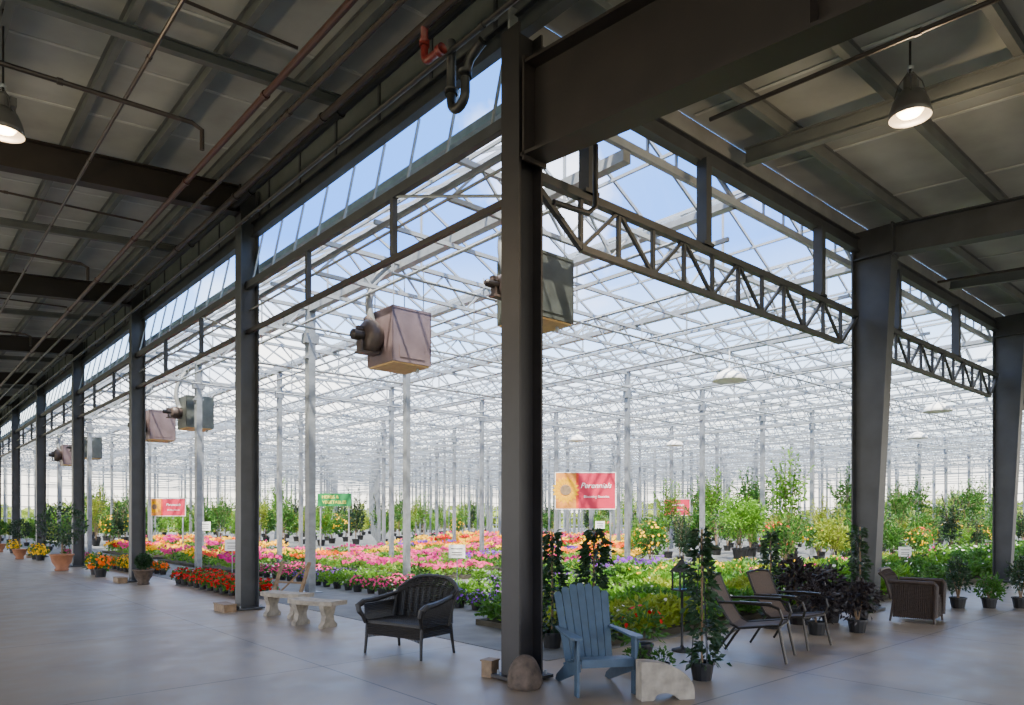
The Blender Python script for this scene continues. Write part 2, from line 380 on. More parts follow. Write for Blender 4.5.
for j in range(39):
    y = 7.05+1.775*j
    if y > 75: break
    mb = MB(); zt, zb = 6.0, 5.48
    if j % 2 == 0:
        mb.beam((GX0, y, zt), (GX1, y, zt), .07, .07, 'alu'); mb.beam((GX0, y, zb), (GX1, y, zb), .06, .06, 'alu')
        st = 1.0; n = int((GX1-GX0)/st)
        for i in range(n):
            x = GX0+i*st
            mb.beam((x, y, zb), (x+st/2, y, zt), .03, .03, 'alu'); mb.beam((x+st/2, y, zt), (x+st, y, zb), .03, .03, 'alu')
        for i in range(NB):
            x = GX0+BW*i
            mb.beam((x+2, y, zt), (x+2, y, RZ), .035, .035, 'alu')
        obj('greenhouse_truss', mb, 'silver lattice truss under the glass roof', 'truss', group='greenhouse trusses')
    else:
        mb.beam((GX0, y, 5.75), (GX1, y, 5.75), .05, .06, 'alu')
        obj('roof_tie', mb, 'thin silver tie bar under the glass', 'tie bar', group='greenhouse ties')
pm = MB(); pm.beam((0, 0, 0), (0, 0, GZ-.05), .13, .1, 'gpost'); pm.box((0, 0, .01), (.26, .26, .03), 'gpost')
pm.box((0, 0, 5.35), (.2, .14, .2), 'gpost'); pm.box((0, 0, 4.95), (.16, .12, .05), 'gpost')
pmm = pm.mesh('post')
xs = [6.8]+[9.2+4*i for i in range(15)]
ys = [14.15+7.1*j for j in range(9)]
posts = []
for x in xs:
    for y in ys:
        posts.append((x, y))
        obj('greenhouse_post', pmm, 'stout galvanised post rising to the glass roof' if x == 6.8 else 'slender galvanised post rising to the glass roof', 'post', loc=(x, y, 0), group='greenhouse posts', sc=(1.5, 1.5, 1) if x == 6.8 else (1.15, 1.15, 1))
for x in xs[4:]:
    for y in ys[1:-1]:
        posts.append((x+2, y+3.55)); obj('greenhouse_post', pmm, 'slender galvanised post rising to the glass roof', 'post', loc=(x+2, y+3.55, 0), group='greenhouse posts', sc=(.8, .8, 1))
long('rain_gutter', (6.8, GY0, 5.98), (6.8, GY1-.15, 5.98), .14, .14, 'galv', 'galvanised beam along the heater posts', 'gutter')
for i in range(32):
    x = 6.2+i*2; mb = MB(); mb.tube([(x, GY0+.3, 5.38), (x, GY1-.3, 5.38)], .024, 'alu', 6)
    obj('irrigation_pipe', mb, 'thin silver overhead irrigation pipe', 'pipe', group='overhead irrigation pipes')
for i in range(18):
    y = 8.85+i*3.55; mb = MB(); z = 5.1; mb.tube([(GX0+.3, y, z), (GX1-.5, y, z)], .024, 'alu', 6)
    for q in range(16): mb.tube([(7.2+4*q, y, z), (7.2+4*q, y, 5.4)], .012, 'alu', 4)
    obj('irrigation_pipe', mb, 'thin silver cross pipe below the trusses', 'pipe', group='overhead cross pipes')
for i in range(15):
    y = 22.3+3.55*i; mb = MB(); mb.beam((9.2, y, 4.1), (GX1-.5, y, 4.1), .04, .06, 'alu')
    for q in range(15): mb.beam((9.2+4*q, y, 4.1), (9.2+4*q, y, 5.5), .025, .025, 'alu')
    obj('basket_rail', mb, 'silver hanging-basket rail slung from the trusses', 'rail', group='hanging basket rails')
for i in range(13):
    x = 17.4+4*i; mb = MB(); mb.beam((x, 9, 4.5), (x, GY1-.5, 4.5), .045, .06, 'alu')
    for q in range(9): mb.beam((x, 10.6+7.1*q, 4.5), (x, 10.6+7.1*q, 5.5), .02, .02, 'alu')
    obj('basket_rail', mb, 'silver hanging-basket rail slung from the trusses', 'rail', group='lengthwise basket rails')
def gwall(name, a, b, label):
    a = Vector(a); b = Vector(b); L = (b-a).length; mb = MB(); d = (b-a).normalized()
    mb.add([a, b, b+Vector((0, 0, GZ)), a+Vector((0, 0, GZ))], [(0, 1, 2, 3)], 'glass')
    n = int(L/1)
    for i in range(n+1):
        p = a+d*(L*i/n); mb.beam(p, p+Vector((0, 0, GZ)), .07, .07, 'alu')
    for z in (.5, 1.5, 2.5, 3.5, 4.5, 5.3, 6.0): mb.beam(a+Vector((0, 0, z)), b+Vector((0, 0, z)), .05, .09, 'alu')
    obj(name, mb, label, kind='structure')
gwall('wall_east', (GX1, GY0, 0), (GX1, GY1, 0), 'far glazed greenhouse wall')
gwall('wall_north', (GX0, GY1, 0), (GX1, GY1, 0), 'far glazed greenhouse end wall')

# ------------------------------------------------------------------ unit heaters
def heater(y, x, z, k, label, big=True):
    b = MB(); w, d, h = .8, .76, .92
    b.box((0, 0, 0), (d, w, h), k); b.box((0, 0, -h/2-.012), (d-.04, w-.04, .03), 'tan')
    for s in (-1, 1):
        b.box((s*(d/2), w/2-.015, 0), (.02, .03, h), k); b.box((s*(d/2), -w/2+.015, 0), (.02, .03, h), k)
        b.box((0, s*(w/2), h/2-.02), (d, .015, .04), k); b.box((0, s*(w/2), -h/2+.02), (d, .015, .04), k)
    pn = MB(); pn.box((.0, -w/2-.006, -.28), (.5, .01, .2), k)
    R = Matrix.Rotation(-math.pi/2, 3, 'Y'); q = 1.0 if big else .6
    f = MB(); f.lathe([(.20*q, 0), (.22*q, .05), (.27*q, .09), (.29*q, .15), (.28*q, .24), (.24*q, .28), (.14*q, .3), (.12*q, .3), (.02, .3)], (-d/2, .05, -.02), 'fan', 26, R)
    mo = MB(); mo.lathe([(.0, 0), (.08*q, 0), (.09*q, .02), (.09*q, .2), (.05*q, .23), (0, .23)], (-d/2-.29, .05, -.02), 'pipe', 16, R)
    mo.box((-d/2-.36, .05, .1*q), (.1, .08, .06), 'fan')
    mt = MB(); mt.box((-d/2-.22, .05, -.3*q), (.36, .22*q, .03), 'fan'); mt.box((-d/2-.36, .05, -.2*q), (.03, .16*q, .2*q), 'fan')
    parts = [('cabinet', b), ('access_panel', pn), ('fan_housing', f, True), ('fan_motor', mo), ('motor_mount', mt)]
    if big:
        du = MB(); du.tube([(-d/2-.12, .05, .2), (-d/2-.14, .15, .32), (-d/2-.08, .3, .34)], .06, 'fan', 12); parts.append(('inlet_duct', du, True))
    for sx in (-.3, .3):
        for sy in (-.3, .3):
            hg = MB(); hg.tube([(sx, sy, h/2-.02), (sx, sy, 5.95-z)], .01, 'galv', 6); parts.append(('hanger', hg))
    fl = MB(); pts = []
    for i in range(16):
        t = i/15; pts.append((-.42-.12*math.sin(t*math.pi)+.3*t*t, .1+.1*math.sin(t*2.5), .12+t*1.2))
    fl.tube(pts, .065, 'lgrey', 12)
    ft = MB(); ft.tube([(.25, -.2, -h/2-.02), (.25, -.2, -h/2-.1)], .025, 'galv', 8)
    parts += [('flue_duct', fl, True), ('gas_fitting', ft)]
    assembly('unit_heater', parts, label, 'heater', (x, y, z), group='hanging unit heaters')
for y, z in ((10.57, 4.65), (24.8, 4.52), (39.0, 4.5)): heater(y, 6.72, z, 'heater', 'dull pinkish-grey box heater with fan unit hung under the roof')
for y, x, z in ((7.6, 7.15, 4.86), (22.05, 6.98, 4.66), (36.25, 6.98, 4.66)): heater(y, x, z, 'heaterg', 'dull grey box heater hung beside a greenhouse post', False)

# ------------------------------------------------------------------ pipes and conduits under canopy
def pipe(pts, r, k, label, cat='pipe', group=None, n=10):
    mb = MB(); mb.tube(pts, r, k, n)
    for i in range(len(pts)-1):
        a = Vector(pts[i]); b = Vector(pts[i+1]); L = (b-a).length; dd = (b-a).normalized()
        q = 1.5
        while q < L-1 and q < 60:
            p = a+dd*q; mb.tube([p-dd*.03, p+dd*.03], r*1.35, k, n); q += 3.0
    return obj('pipe', mb, label, cat, group=group, smooth=False)
pipe([(3.5, -5, 6.72), (3.5, 74, 6.72)], .04, 'redpipe', 'dark maroon sprinkler main under the walkway roof')
pipe([(3.8, -5, 6.62), (3.8, 74, 6.62)], .03, 'pipe', 'dark pipe running below the walkway roof')
pipe([(2.2, -5, 6.62), (2.2, 74, 6.62)], .022, 'pipe', 'thin dark conduit running below the walkway roof')
pipe([(4.25, -5, 6.72), (4.25, 74, 6.72)], .045, 'pipe', 'dark pipe beside the eave')
pipe([(4.45, -2, 6.45), (4.45, 74, 6.45)], .025, 'dark', 'thin dark conduit beside the eave')
pipe([(4.5, -2, 6.88), (4.5, 74, 6.88)], .05, 'dark', 'dark conduit tucked at the eave')
pipe([(4.62, -2, 6.62), (4.62, 74, 6.62)], .025, 'gpost', 'grey conduit along the eave channel')
for i, y in enumerate((9.3, 15.9, 23.0, 30.0)):
    pipe([(-6, y, 6.15), (2.9, y, 6.5), (3.02, y, 6.45), (3.02, y, 6.2)], .028, 'pipe', 'dark sprinkler branch pipe ending in a drop', group='walkway sprinkler branches')
for i, y in enumerate((7.6, 13.9, 20.8)):
    pipe([(-6, y, 6.5), (3.5, y, 6.85)], .018, 'pipe', 'thin dark conduit across the walkway roof', group='walkway cross conduits')
pipe([(7.2, -8, 5.55), (7.2, 4.7, 6.2)], .025, 'pipe', 'dark branch pipe below the aisle roof', group='aisle branch pipes')
pipe([(15.2, -6, 5.4), (15.2, 4.9, 6.1)], .025, 'pipe', 'dark branch pipe below the aisle roof', group='aisle branch pipes')
yb = 6.2
mb = MB(); pts = [Vector((4.25, yb, 6.72)), Vector((4.25, yb, 6.5))]+[Vector((4.25, yb, 6.42))+Vector((0, -.09+.09*math.cos(t), -.09*math.sin(t))) for t in [i*math.pi/2/6 for i in range(7)]]+[Vector((4.25, yb-.3, 6.33))]
mb.tube(pts, .04, 'red_fitting', 12); mb.tube([(4.25, yb-.25, 6.33), (4.25, yb-.32, 6.33)], .055, 'red_fitting', 12); mb.tube([(4.25, yb, 6.56), (4.25, yb, 6.5)], .055, 'red_fitting', 12)
obj('pipe_elbow', mb, 'dark red painted pipe elbow hanging below the roof', 'pipe', smooth=True)
mb = MB(); o = Vector((4.5, 5.85, 5.85))
pts = [o+Vector((0, .22, .75)), o+Vector((0, .22, .15))]+[o+Vector((0, .1+.12*math.cos(t), .12-.12*math.sin(t))) for t in [i*math.pi/8 for i in range(9)]]+[o+Vector((0, -.02, .3)), o+Vector((0, -.1, .42)), o+Vector((0, -.3, .5))]
mb.tube(pts, .05, 'black', 12); mb.tube([pts[1]+Vector((0, 0, .1)), pts[1]+Vector((0, 0, .04))], .07, 'black', 12); mb.tube([pts[-3]-Vector((0, 0, .04)), pts[-3]+Vector((0, 0, .03))], .07, 'black', 12)
obj('pipe_trap', mb, 'black u-bend drain pipe by the corner column', 'pipe', smooth=True)
mb = MB(); mb.tube([(5.0, 5.05, 4.72), (5.5, 5.05, 4.75), (5.62, 5.05, 4.85), (5.62, 5.05, 5.5)], .03, 'black', 10)
obj('pipe', mb, 'black conduit bending up beside the girder', 'pipe', smooth=True)

# ------------------------------------------------------------------ lamps
def highbay(p, ztop, label):
    sh = MB(); sh.lathe([(.06, .27), (.10, .255), (.14, .21), (.175, .13), (.198, .04), (.205, -.02), (.198, -.02), (.19, .04), (.165, .125), (.13, .2), (.06, .24)], (0, 0, 0), 'lampm', 28)
    bl = MB(); bl.lathe([(0, .0), (.10, .012), (.13, .05), (.12, .11), (.08, .17), (.03, .22)], (0, 0, 0), 'bulb', 20)
    hs = MB(); hs.lathe([(.05, .26), (.065, .28), (.065, .40), (.04, .43), (.02, .44)], (0, 0, 0), 'lampm', 16); hs.box((.09, 0, .35), (.06, .09, .1), 'lampm')
    parts = [('lamp_shade', sh, True), ('bulb', bl, True), ('housing', hs)]
    for a in range(4):
        an = a*math.pi/2+.4; c = MB(); c.tube([(.15*math.cos(an), .15*math.sin(an), .2), (.11*math.cos(an), .11*math.sin(an), .34), (.02*math.cos(an), .02*math.sin(an), .46)], .006, 'lampm', 6); parts.append(('cage_bar', c))
    cd = MB(); cd.tube([(0, 0, .43), (0, 0, ztop-p[2])], .012, 'black', 6); cd.lathe([(.0, .5), (.03, .48), (.035, .5), (.03, .52), (0, .52)], (0, 0, 0), 'galv', 8)
    parts.append(('cord', cd))
    e = assembly('pendant_lamp', parts, label, 'lamp', p, group='high-bay lamps')
    l = bpy.data.lights.new('lamp_light', 'POINT'); l.energy = 130; l.color = (1, .72, .42); l.shadow_soft_size = .12
    lo = bpy.data.objects.new('lamp_light', l); COL.objects.link(lo); lo.parent = e; lo.location = (0, 0, -.16)
p = S(4.17, 7.5, 5.80); highbay(p, zr(p.y), 'round-domed high-bay lamp glowing warm, hung over the aisle')
p = S(-5.58, 7.85, 5.82); highbay(p, zl(p.x), 'round-domed high-bay lamp glowing warm, hung over the walkway')
def whitelamp(p):
    a = MB(); a.lathe([(.05, .28), (.13, .25), (.34, .12), (.40, 0), (.39, -.01), (.32, .08), (.04, .2)], (0, 0, 0), 'white', 24)
    c = MB(); c.tube([(0, 0, .24), (0, 0, 5.5-p[2])], .012, 'white', 6)
    assembly('pendant_lamp', [('lamp_shade', a, True), ('cord', c)], 'white round dome lamp hung under the greenhouse truss', 'lamp', p, group='greenhouse dome lamps')
whitelamp(S(5.1, 16.8, 4.8)); whitelamp(S(12.9, 21.7, 4.8)); whitelamp(S(2.8, 31, 4.9)); whitelamp(S(17, 30, 4.9)); whitelamp(S(7.5, 33, 4.9))

# ------------------------------------------------------------------ signs
def text(s, size, loc, k, parent, name='lettering', shear=0, off=0):
    c = bpy.data.curves.new(name, 'FONT'); c.body = s; c.size = size; c.extrude = .004; c.align_x = 'CENTER'; c.align_y = 'CENTER'; c.shear = shear; c.offset = off
    t = bpy.data.objects.new('tmp', c); COL.objects.link(t); bpy.context.view_layer.update()
    dg = bpy.context.evaluated_depsgraph_get(); me = bpy.data.meshes.new_from_object(t.evaluated_get(dg)); bpy.data.objects.remove(t)
    me.materials.clear(); me.materials.append(M[k])
    o = bpy.data.objects.new(name, me); COL.objects.link(o); o.parent = parent
    o.location = loc; o.rotation_euler = (math.pi/2, 0, 0); return o
def psign(p, w, h, rz, label, zc, flower=True):
    b = MB(); b.box((0, 0, zc), (w, .03, h), 'signpink')
    for s in (-1, 1): b.box((s*w/2, 0, zc), (.02, .045, h), 'white')
    b.box((0, 0, zc+h/2), (w, .045, .02), 'white'); b.box((0, 0, zc-h/2), (w, .045, .02), 'white')
    parts = [('board', b)]
    if flower:
        ph = MB(); ph.box((-w*.32, -.018, zc), (w*.35, .008, h-.03), 'signorange'); ph.box((-w*.135, -.019, zc), (w*.04, .008, h-.03), 'coral')
        fl = MB(); fc = Vector((-w*.33, -.026, zc+.02))
        for i in range(18):
            a = i*2*math.pi/18; d = Vector((math.cos(a), 0, math.sin(a))); t = Vector((-d.z, 0, d.x)); r = h*.38
            fl.add([fc+d*r*.35, fc+d*r*.7+t*r*.17, fc+d*r, fc+d*r*.7-t*r*.17], [(0, 1, 2, 3)], 'yellow')
        fl.lathe([(0, .008), (h*.14, .006), (h*.15, 0)], fc, 'wood', 18, Matrix.Rotation(math.pi/2, 3, 'X'))
        parts += [('photo_panel', ph), ('sunflower_picture', fl)]
    for s in (-1, 1):
        po = MB(); po.beam((s*w*.42, .04, 0), (s*w*.42, .04, zc+h/2), .05, .05, 'galv'); parts.append(('post', po))
    e = assembly('garden_sign', parts, label, 'sign', p, rz)
    cx = w*.17 if flower else 0
    text('Perennials', h*.205, (cx, -.022, zc+h*.14), 'text_w', e, shear=.35, off=0)
    text('Blooming Beauties', h*.095, (cx+.02, -.022, zc-h*.16), 'text_w', e, shear=.1)
psign(S(2.05, 20.0), 1.68, 1.02, face(0), 'pink garden sign with a sunflower picture and white script', 2.33)
psign(S(7.6, 33.0), 1.2, .75, face(0), 'plain pink-red garden sign on posts among shrubs', 2.05, False)
psign(S(-15.9, 33.0), 1.7, .8, face(0), 'pink garden sign with a flower picture behind the beds', 2.05, True)
def gsign(p, w, h, rz, zc):
    b = MB(); b.box((0, 0, zc), (w, .03, h), 'signgreen'); parts = [('board', b)]
    for s in (-1, 1):
        po = MB(); po.beam((s*w*.42, .04, 0), (s*w*.42, .04, zc+h/2), .04, .04, 'galv'); parts.append(('post', po))
    e = assembly('garden_sign', parts, 'green sign with yellow capital letters above the beds', 'sign', p, rz)
    text('HERBS &', h*.36, (-w*.12, -.018, zc+h*.22), 'text_y', e); text('VEGETABLES', h*.34, (0, -.018, zc-h*.2), 'text_y', e)
gsign(S(-6.2, 25.0), 1.18, .44, face(0), 2.2)
def small_sign(p, w, h, z, rz, k='white'):
    b = MB(); b.box((0, 0, z), (w, .015, h), k); b.box((0, -.009, z+h*.2), (w*.7, .004, h*.06), 'black'); b.box((0, -.009, z-.02), (w*.6, .004, h*.05), 'black'); b.box((0, -.009, z-h*.25), (w*.65, .004, h*.05), 'black')
    s = MB(); s.tube([(0, .012, 0), (0, .012, z+h/2)], .01, 'galv', 6)
    assembly('plant_sign', [('card', b), ('stake', s)], 'small white plant information card on a metal stake', 'sign', p, rz, group='plant information cards')
for px, d, z, w in ((457, 12.9, .98, .3), (232, 17.2, .92, .34), (540, 16.2, .8, .25), (205, 23.5, 1.3, .36), (905, 17.5, .75, .3), (600, 27, 1.3, .36)):
    small_sign(S((px-512)/716*d, d), w, w*.8, z, face(random.uniform(-10, 10)))

# ------------------------------------------------------------------ plants
def pot(mb, r=.11, h=.16, k='black', z=0, c=(0, 0)):
    mb.lathe([(0, z), (r*.75, z), (r*.95, z+h*.85), (r*1.05, z+h*.86), (r*1.05, z+h), (r*.92, z+h), (r*.9, z+h*.88)], (c[0], c[1], 0), k, 12)
    mb.lathe([(0, z+h*.88), (r*.91, z+h*.88)], (c[0], c[1], 0), 'soil', 12)
def dome(mb, n, c, rx, rz, ln, wd, k, up=-.1, inner=.5):
    c = Vector(c)
    for _ in range(n):
        d = rdir(up); q = random.uniform(inner, 1)
        p = c+Vector((d.x*rx*q, d.y*rx*q, d.z*rz*q))
        dd = (d+rdir(-1)*.8); dd.normalize(); mb.leaf(p, dd, rdir(-1), ln*random.uniform(.7, 1.3), wd, k)
def flower_kind(fk, lk, rx, rz, nf, fr, nl=90, ph=.15):
    p = MB(); pot(p, .11, ph)
    l = MB(); dome(l, nl, (0, 0, ph), rx, rz, .08, .05, lk)
    for _ in range(6):
        d = rdir(.3); l.tube([(0, 0, ph*.8), (d.x*rx*.7, d.y*rx*.7, ph+d.z*rz*.8)], .004, lk, 4, False)
    f = MB()
    for _ in range(nf):
        d = rdir(.05); q = random.uniform(.95, 1.12); f.disc(Vector((d.x*rx*q, d.y*rx*q, ph+d.z*rz*q)), d+rdir(-1)*.35, fr*random.uniform(.7, 1.2), fk)
    return [('pot', p.mesh('pot')), ('foliage', l.mesh('foliage')), ('blossom', f.mesh('blossom'))]
K = {
 'red': flower_kind('red', 'leaf', .19, .24, 75, .036),
 'pink': flower_kind('pink', 'leaf', .19, .22, 45, .032),
 'magenta': flower_kind('magenta', 'leaf', .19, .23, 45, .032),
 'purple': flower_kind('purple', 'leaf', .18, .2, 32, .03),
 'yellow': flower_kind('yellow', 'leaf', .19, .25, 55, .036),
 'orange': flower_kind('orange', 'leaf', .19, .25, 55, .036),
 'white': flower_kind('whitef', 'leaf', .18, .22, 28, .028),
 'lime': flower_kind('whitef', 'leafl', .2, .25, 3, .025, 150),
}
def near_post(x, y, r=.3): return any(abs(x-a) < r and abs(y-b) < r for a, b in posts)
def bed(x0, x1, y0, y1, kinds, sp, group):
    nx = max(1, int((x1-x0)/sp)); ny = max(1, int((y1-y0)/sp))
    for i in range(nx):
        for j in range(ny):
            kd = kinds[(j//3+i//4) % len(kinds)] if len(kinds) > 1 else kinds[0]
            x = x0+sp*(i+.5)+random.uniform(-.02, .02); y = y0+sp*(j+.5)+random.uniform(-.02, .02)
            if near_post(x, y): continue
            lb = 'leafy lime-green bedding plant in a black nursery pot' if kd == 'lime' else '%s flowering bedding plant in a black nursery pot' % kd
            assembly('flowering_plant', [(a, b, False) for a, b in K[kd]], lb, 'flower', (x, y, .008), random.uniform(0, 6.28), group, random.uniform(.85, 1.0))
bed(5.15, 6.2, 13.6, 18.7, ['red'], .43, 'red bedding plants')
bed(5.15, 6.1, 21.0, 25.8, ['orange', 'yellow'], .46, 'yellow and orange bedding plants')
bed(5.15, 6.1, 28.5, 32.5, ['magenta'], .5, 'magenta bedding plants')
bed(7.4, 9.0, 8.9, 11.9, ['purple', 'lime', 'white'], .46, 'purple pansies')
bed(7.4, 9.0, 12.4, 19.5, ['pink', 'lime', 'purple', 'pink', 'magenta', 'lime'], .48, 'pink and purple bedding plants')
bed(10.0, 12.0, 9.6, 13.2, ['lime', 'purple', 'lime', 'pink'], .48, 'purple and lime bedding plants')
def carpet(x0, x1, y0, y1, h, lk, fks, nl, nf, fr=.06, label='', hv=.25, ls=1.0):
    mb = MB(); mb.box(((x0+x1)/2, (y0+y1)/2, .05), (x1-x0, y1-y0, .08), 'cloth')
    hh = lambda x, y: (1-hv+hv*math.sin(x*4+math.sin(y*2))*math.sin(y*4.3))
    for _ in range(nl):
        x = random.uniform(x0, x1); y = random.uniform(y0, y1); z = .08+h*random.uniform(.1, .95)*hh(x, y)
        d = rdir(-.1); q = math.sin(x*1.7+1)+math.sin(y*2.1+x)
        k2 = lk if q < .5 else ('leafy' if lk not in ('leaf', 'leafd') else 'leafl')
        if q < -1: k2 = 'leaf'
        mb.leaf(Vector((x, y, z)), d, rdir(-1), random.uniform(.07, .18)*ls, .06*ls, k2)
    for _ in range(nf):
        y = random.uniform(y0, y1); u = (y-y0)/1.15; bi = int(u)
        if u-bi > .8 or fks[bi % len(fks)] is None: continue
        x = random.uniform(x0, x1); z = .12+h*random.uniform(.8, 1.08)*hh(x, y)
        mb.disc(Vector((x, y, z)), rdir(.3)+Vector((-.4, -.4, 0)), fr*random.uniform(.7, 1.2), fks[bi % len(fks)])
    obj('flower_bed', mb, label or 'dense bed of mixed bedding flowers', 'flower bed', kind='stuff')
G = None
carpet(10, 12.2, 14.5, 20.9, .35, 'leafl', ['pink', G, 'magenta', 'pink', G], 3500, 1900, .05, 'bed of pink and magenta flowers among green leaves')
carpet(10, 12.2, 21.6, 27, .35, 'leaf', ['orange', G, 'yellow', 'pink', G], 2500, 1900, .055, 'bed of orange and yellow flowers')
carpet(13.6, 16.2, 12, 19, .4, 'leafl', ['purple', G, 'pink', G, 'magenta'], 4500, 1500, .05, 'green bed with purple and pink flowers')
carpet(13.6, 16.2, 19.6, 27, .35, 'leafl', ['magenta', 'pink', G, 'yellow', 'pink', G], 3500, 2300, .055, 'bed banded with magenta, pink and yellow flowers')
carpet(17.6, 20.4, 15.5, 30, .4, 'leafl', ['yellow', G, 'orange', 'purple', 'yellow', G, 'pink'], 6000, 5000, .06, 'rows of yellow, orange and pink flowers')
carpet(21.6, 25, 19, 34, .5, 'leaf', ['orange', 'yellow', G, 'red', 'yellow', G, 'pink'], 6000, 6000, .07, 'rows of orange, yellow and red flowers')
carpet(7.4, 9.0, 20.5, 27.5, .45, 'leaf', ['magenta', G, 'coral', 'yellow', G, 'pink'], 2200, 1500, .06, 'bed of magenta and coral flowers')
carpet(7.4, 9.0, 29, 36, .45, 'leaf', ['yellow', 'orange', G, 'pink', 'red'], 1500, 1700, .06, 'dense bed of coral and yellow flowers')
carpet(10.4, 13, 29, 44, .5, 'leaf', ['yellow', G, 'magenta', 'orange', G], 3500, 4000, .07, 'bed of yellow and orange flowers')
carpet(26.4, 32, 24, 38, .6, 'leafl', ['yellow', G, 'pink', 'orange', G], 7000, 3800, .075, 'green bed flecked with yellow and pink')
carpet(6.6, 13.2, 5.85, 8.3, .42, 'leafl', ['whitef'], 26000, 90, .028, 'lush continuous lime-green bed of leafy perennials', .3, .9)
carpet(13.3, 25, 7.3, 8.9, .5, 'leafl', ['pink', 'yellow', 'whitef'], 19000, 300, .04, 'lush green bed of leafy perennials', .3)
carpet(12.6, 17, 9.5, 11.3, .45, 'leafl', ['yellow', 'purple'], 9000, 250, .04, 'green bed with a few small flowers', .3)
carpet(26, 66, 7.4, 8.9, .6, 'leaf', ['whitef', 'pink'], 9000, 300, .05, 'long green bed of leafy perennials', .3, 1.4)
carpet(13.4, 24.5, 5.65, 6.9, .62, 'leaf', ['whitef', 'pink'], 24000, 120, .035, 'dense low mass of leafy green plants at the aisle edge', .35)

def bush(n, rx, rz, zc, ln, lk, tk='wood', potk='black', pr=.16, fl=None, wisp=0):
    p = MB(); pot(p, pr, pr*1.4, potk)
    st = MB()
    for _ in range(5):
        d = rdir(.2); st.tube([(0, 0, pr), (d.x*rx*.25, d.y*rx*.25, zc*.6+.1), (d.x*rx*.7, d.y*rx*.7, zc+d.z*rz*.6)], [.014, .01, .005], tk, 5, False)
    l = MB()
    for _ in range(9):
        d = rdir(-.6); dome(l, n//10, (d.x*rx*.55, d.y*rx*.55, zc+d.z*rz*.55), rx*.45, rz*.45, ln, ln*.45, lk, up=-1, inner=.3)
    dome(l, n//5, (0, 0, zc), rx*.9, rz*.9, ln, ln*.45, lk, up=-.9, inner=.3)
    for _ in range(wisp):
        d = rdir(.1); a = Vector((d.x*rx*.5, d.y*rx*.5, zc)); b = Vector((d.x*rx*1.25, d.y*rx*1.25, zc+rz*(.5+d.z*.9)))
        st.tube([a, (a+b)/2+Vector((0, 0, .08)), b], [.008, .006, .003], tk, 4, False)
        for q in range(14):
            t = .25+.75*q/13; pt = a.lerp(b, t); l.leaf(pt, (d+rdir(-1)).normalized(), rdir(-1), ln, ln*.4, lk)
    parts = [('pot', p.mesh('pot')), ('stem', st.mesh('stem')), ('foliage', l.mesh('foliage'))]
    if fl:
        f = MB()
        for _ in range(60):
            d = rdir(-.3); f.disc(Vector((d.x*rx, d.y*rx, zc+d.z*rz)), d, .05, fl)
        parts.append(('blossom', f.mesh('blossom')))
    return parts
B = [bush(520, .3, .34, .45, .09, 'leaf'), bush(520, .3, .3, .42, .08, 'leafl'), bush(550, .28, .45, .65, .09, 'leafd'), bush(650, .65, .85, 1.15, .15, 'leaf', pr=.2, wisp=12),
     bush(650, .6, .8, 1.05, .14, 'leafl', pr=.2, wisp=12), bush(450, .6, .9, 1.9, .15, 'leaf', pr=.25, wisp=16), bush(450, .42, 1.05, 1.5, .14, 'leafy', pr=.2, wisp=14),
     bush(620, .34, .38, .5, .1, 'leafp', pr=.15), bush(600, .6, .7, 1.0, .14, 'leafy', pr=.2, wisp=12), bush(600, .6, .65, .95, .14, 'leafl', pr=.2, fl='coral', wisp=8), bush(600, .6, .65, .95, .14, 'leaf', pr=.2, fl='yellow', wisp=8),
     bush(650, .42, 1.1, 1.45, .14, 'leafd', pr=.2, wisp=8), bush(420, .5, 1.0, 1.9, .14, 'leafl', pr=.2, wisp=18), bush(1600, .85, .85, 1.2, .13, 'leafl', pr=.25)]
def put(i, x, y, sc, label, group=None, cat='shrub', name='potted_shrub', z=.008):
    return assembly(name, [(a, b, False) for a, b in B[i]], label, cat, (x, y, z), random.uniform(0, 6.28), group, sc)
LBL = {0: 'small leafy green shrub', 1: 'small lime-green shrub', 2: 'small dark green shrub', 3: 'loose green nursery shrub', 4: 'bright lime-green nursery shrub', 5: 'young wispy green tree',
       6: 'slender yellow-green young tree', 7: 'dark burgundy shrub', 8: 'yellow-green nursery shrub', 9: 'lime shrub with coral blossom', 10: 'green shrub with yellow blossom', 11: 'dark columnar conifer', 12: 'tall wispy lime-green young tree'}
rs = S(8.6, 27.0); put(13, rs.x, rs.y, 1.2, 'large rounded lime-green shrub standing above the beds', None)
random.seed(21); c = 0
for gi in range(30):
    for gj in range(26):
        x = 17.6+gi*1.72+random.uniform(-.25, .25); y = 9.9+gj*1.72+random.uniform(-.25, .25)
        if y > 70 or x > 66 or c > 275: continue
        r = .75*x-.661*y; d = .661*x+.75*y; px = 512+716*r/d
        if px < 590 or px > 1050 or d > 56: continue
        if 21 < x < 33 and 18.6 < y < 39: continue
        if 17 < x < 21 and y > 15: continue
        if near_post(x, y, .5) or (abs(x-rs.x) < 1.6 and abs(y-rs.y) < 1.6): continue
        if d < 27 and abs(px-740) < 35: continue
        if d > 40 and (gi+gj) % 2: continue
        i = random.choice([3, 4, 8, 9, 10, 3, 6, 11, 12 if d > 24 else 3, 5 if d > 27 else 3, 11, 3, 5 if d > 27 else 10])
        put(i, x, y, random.uniform(.6, .95) if i not in (5, 12) else random.uniform(.85, 1.25), LBL[i]+' in a pot', 'nursery stock shrubs'); c += 1
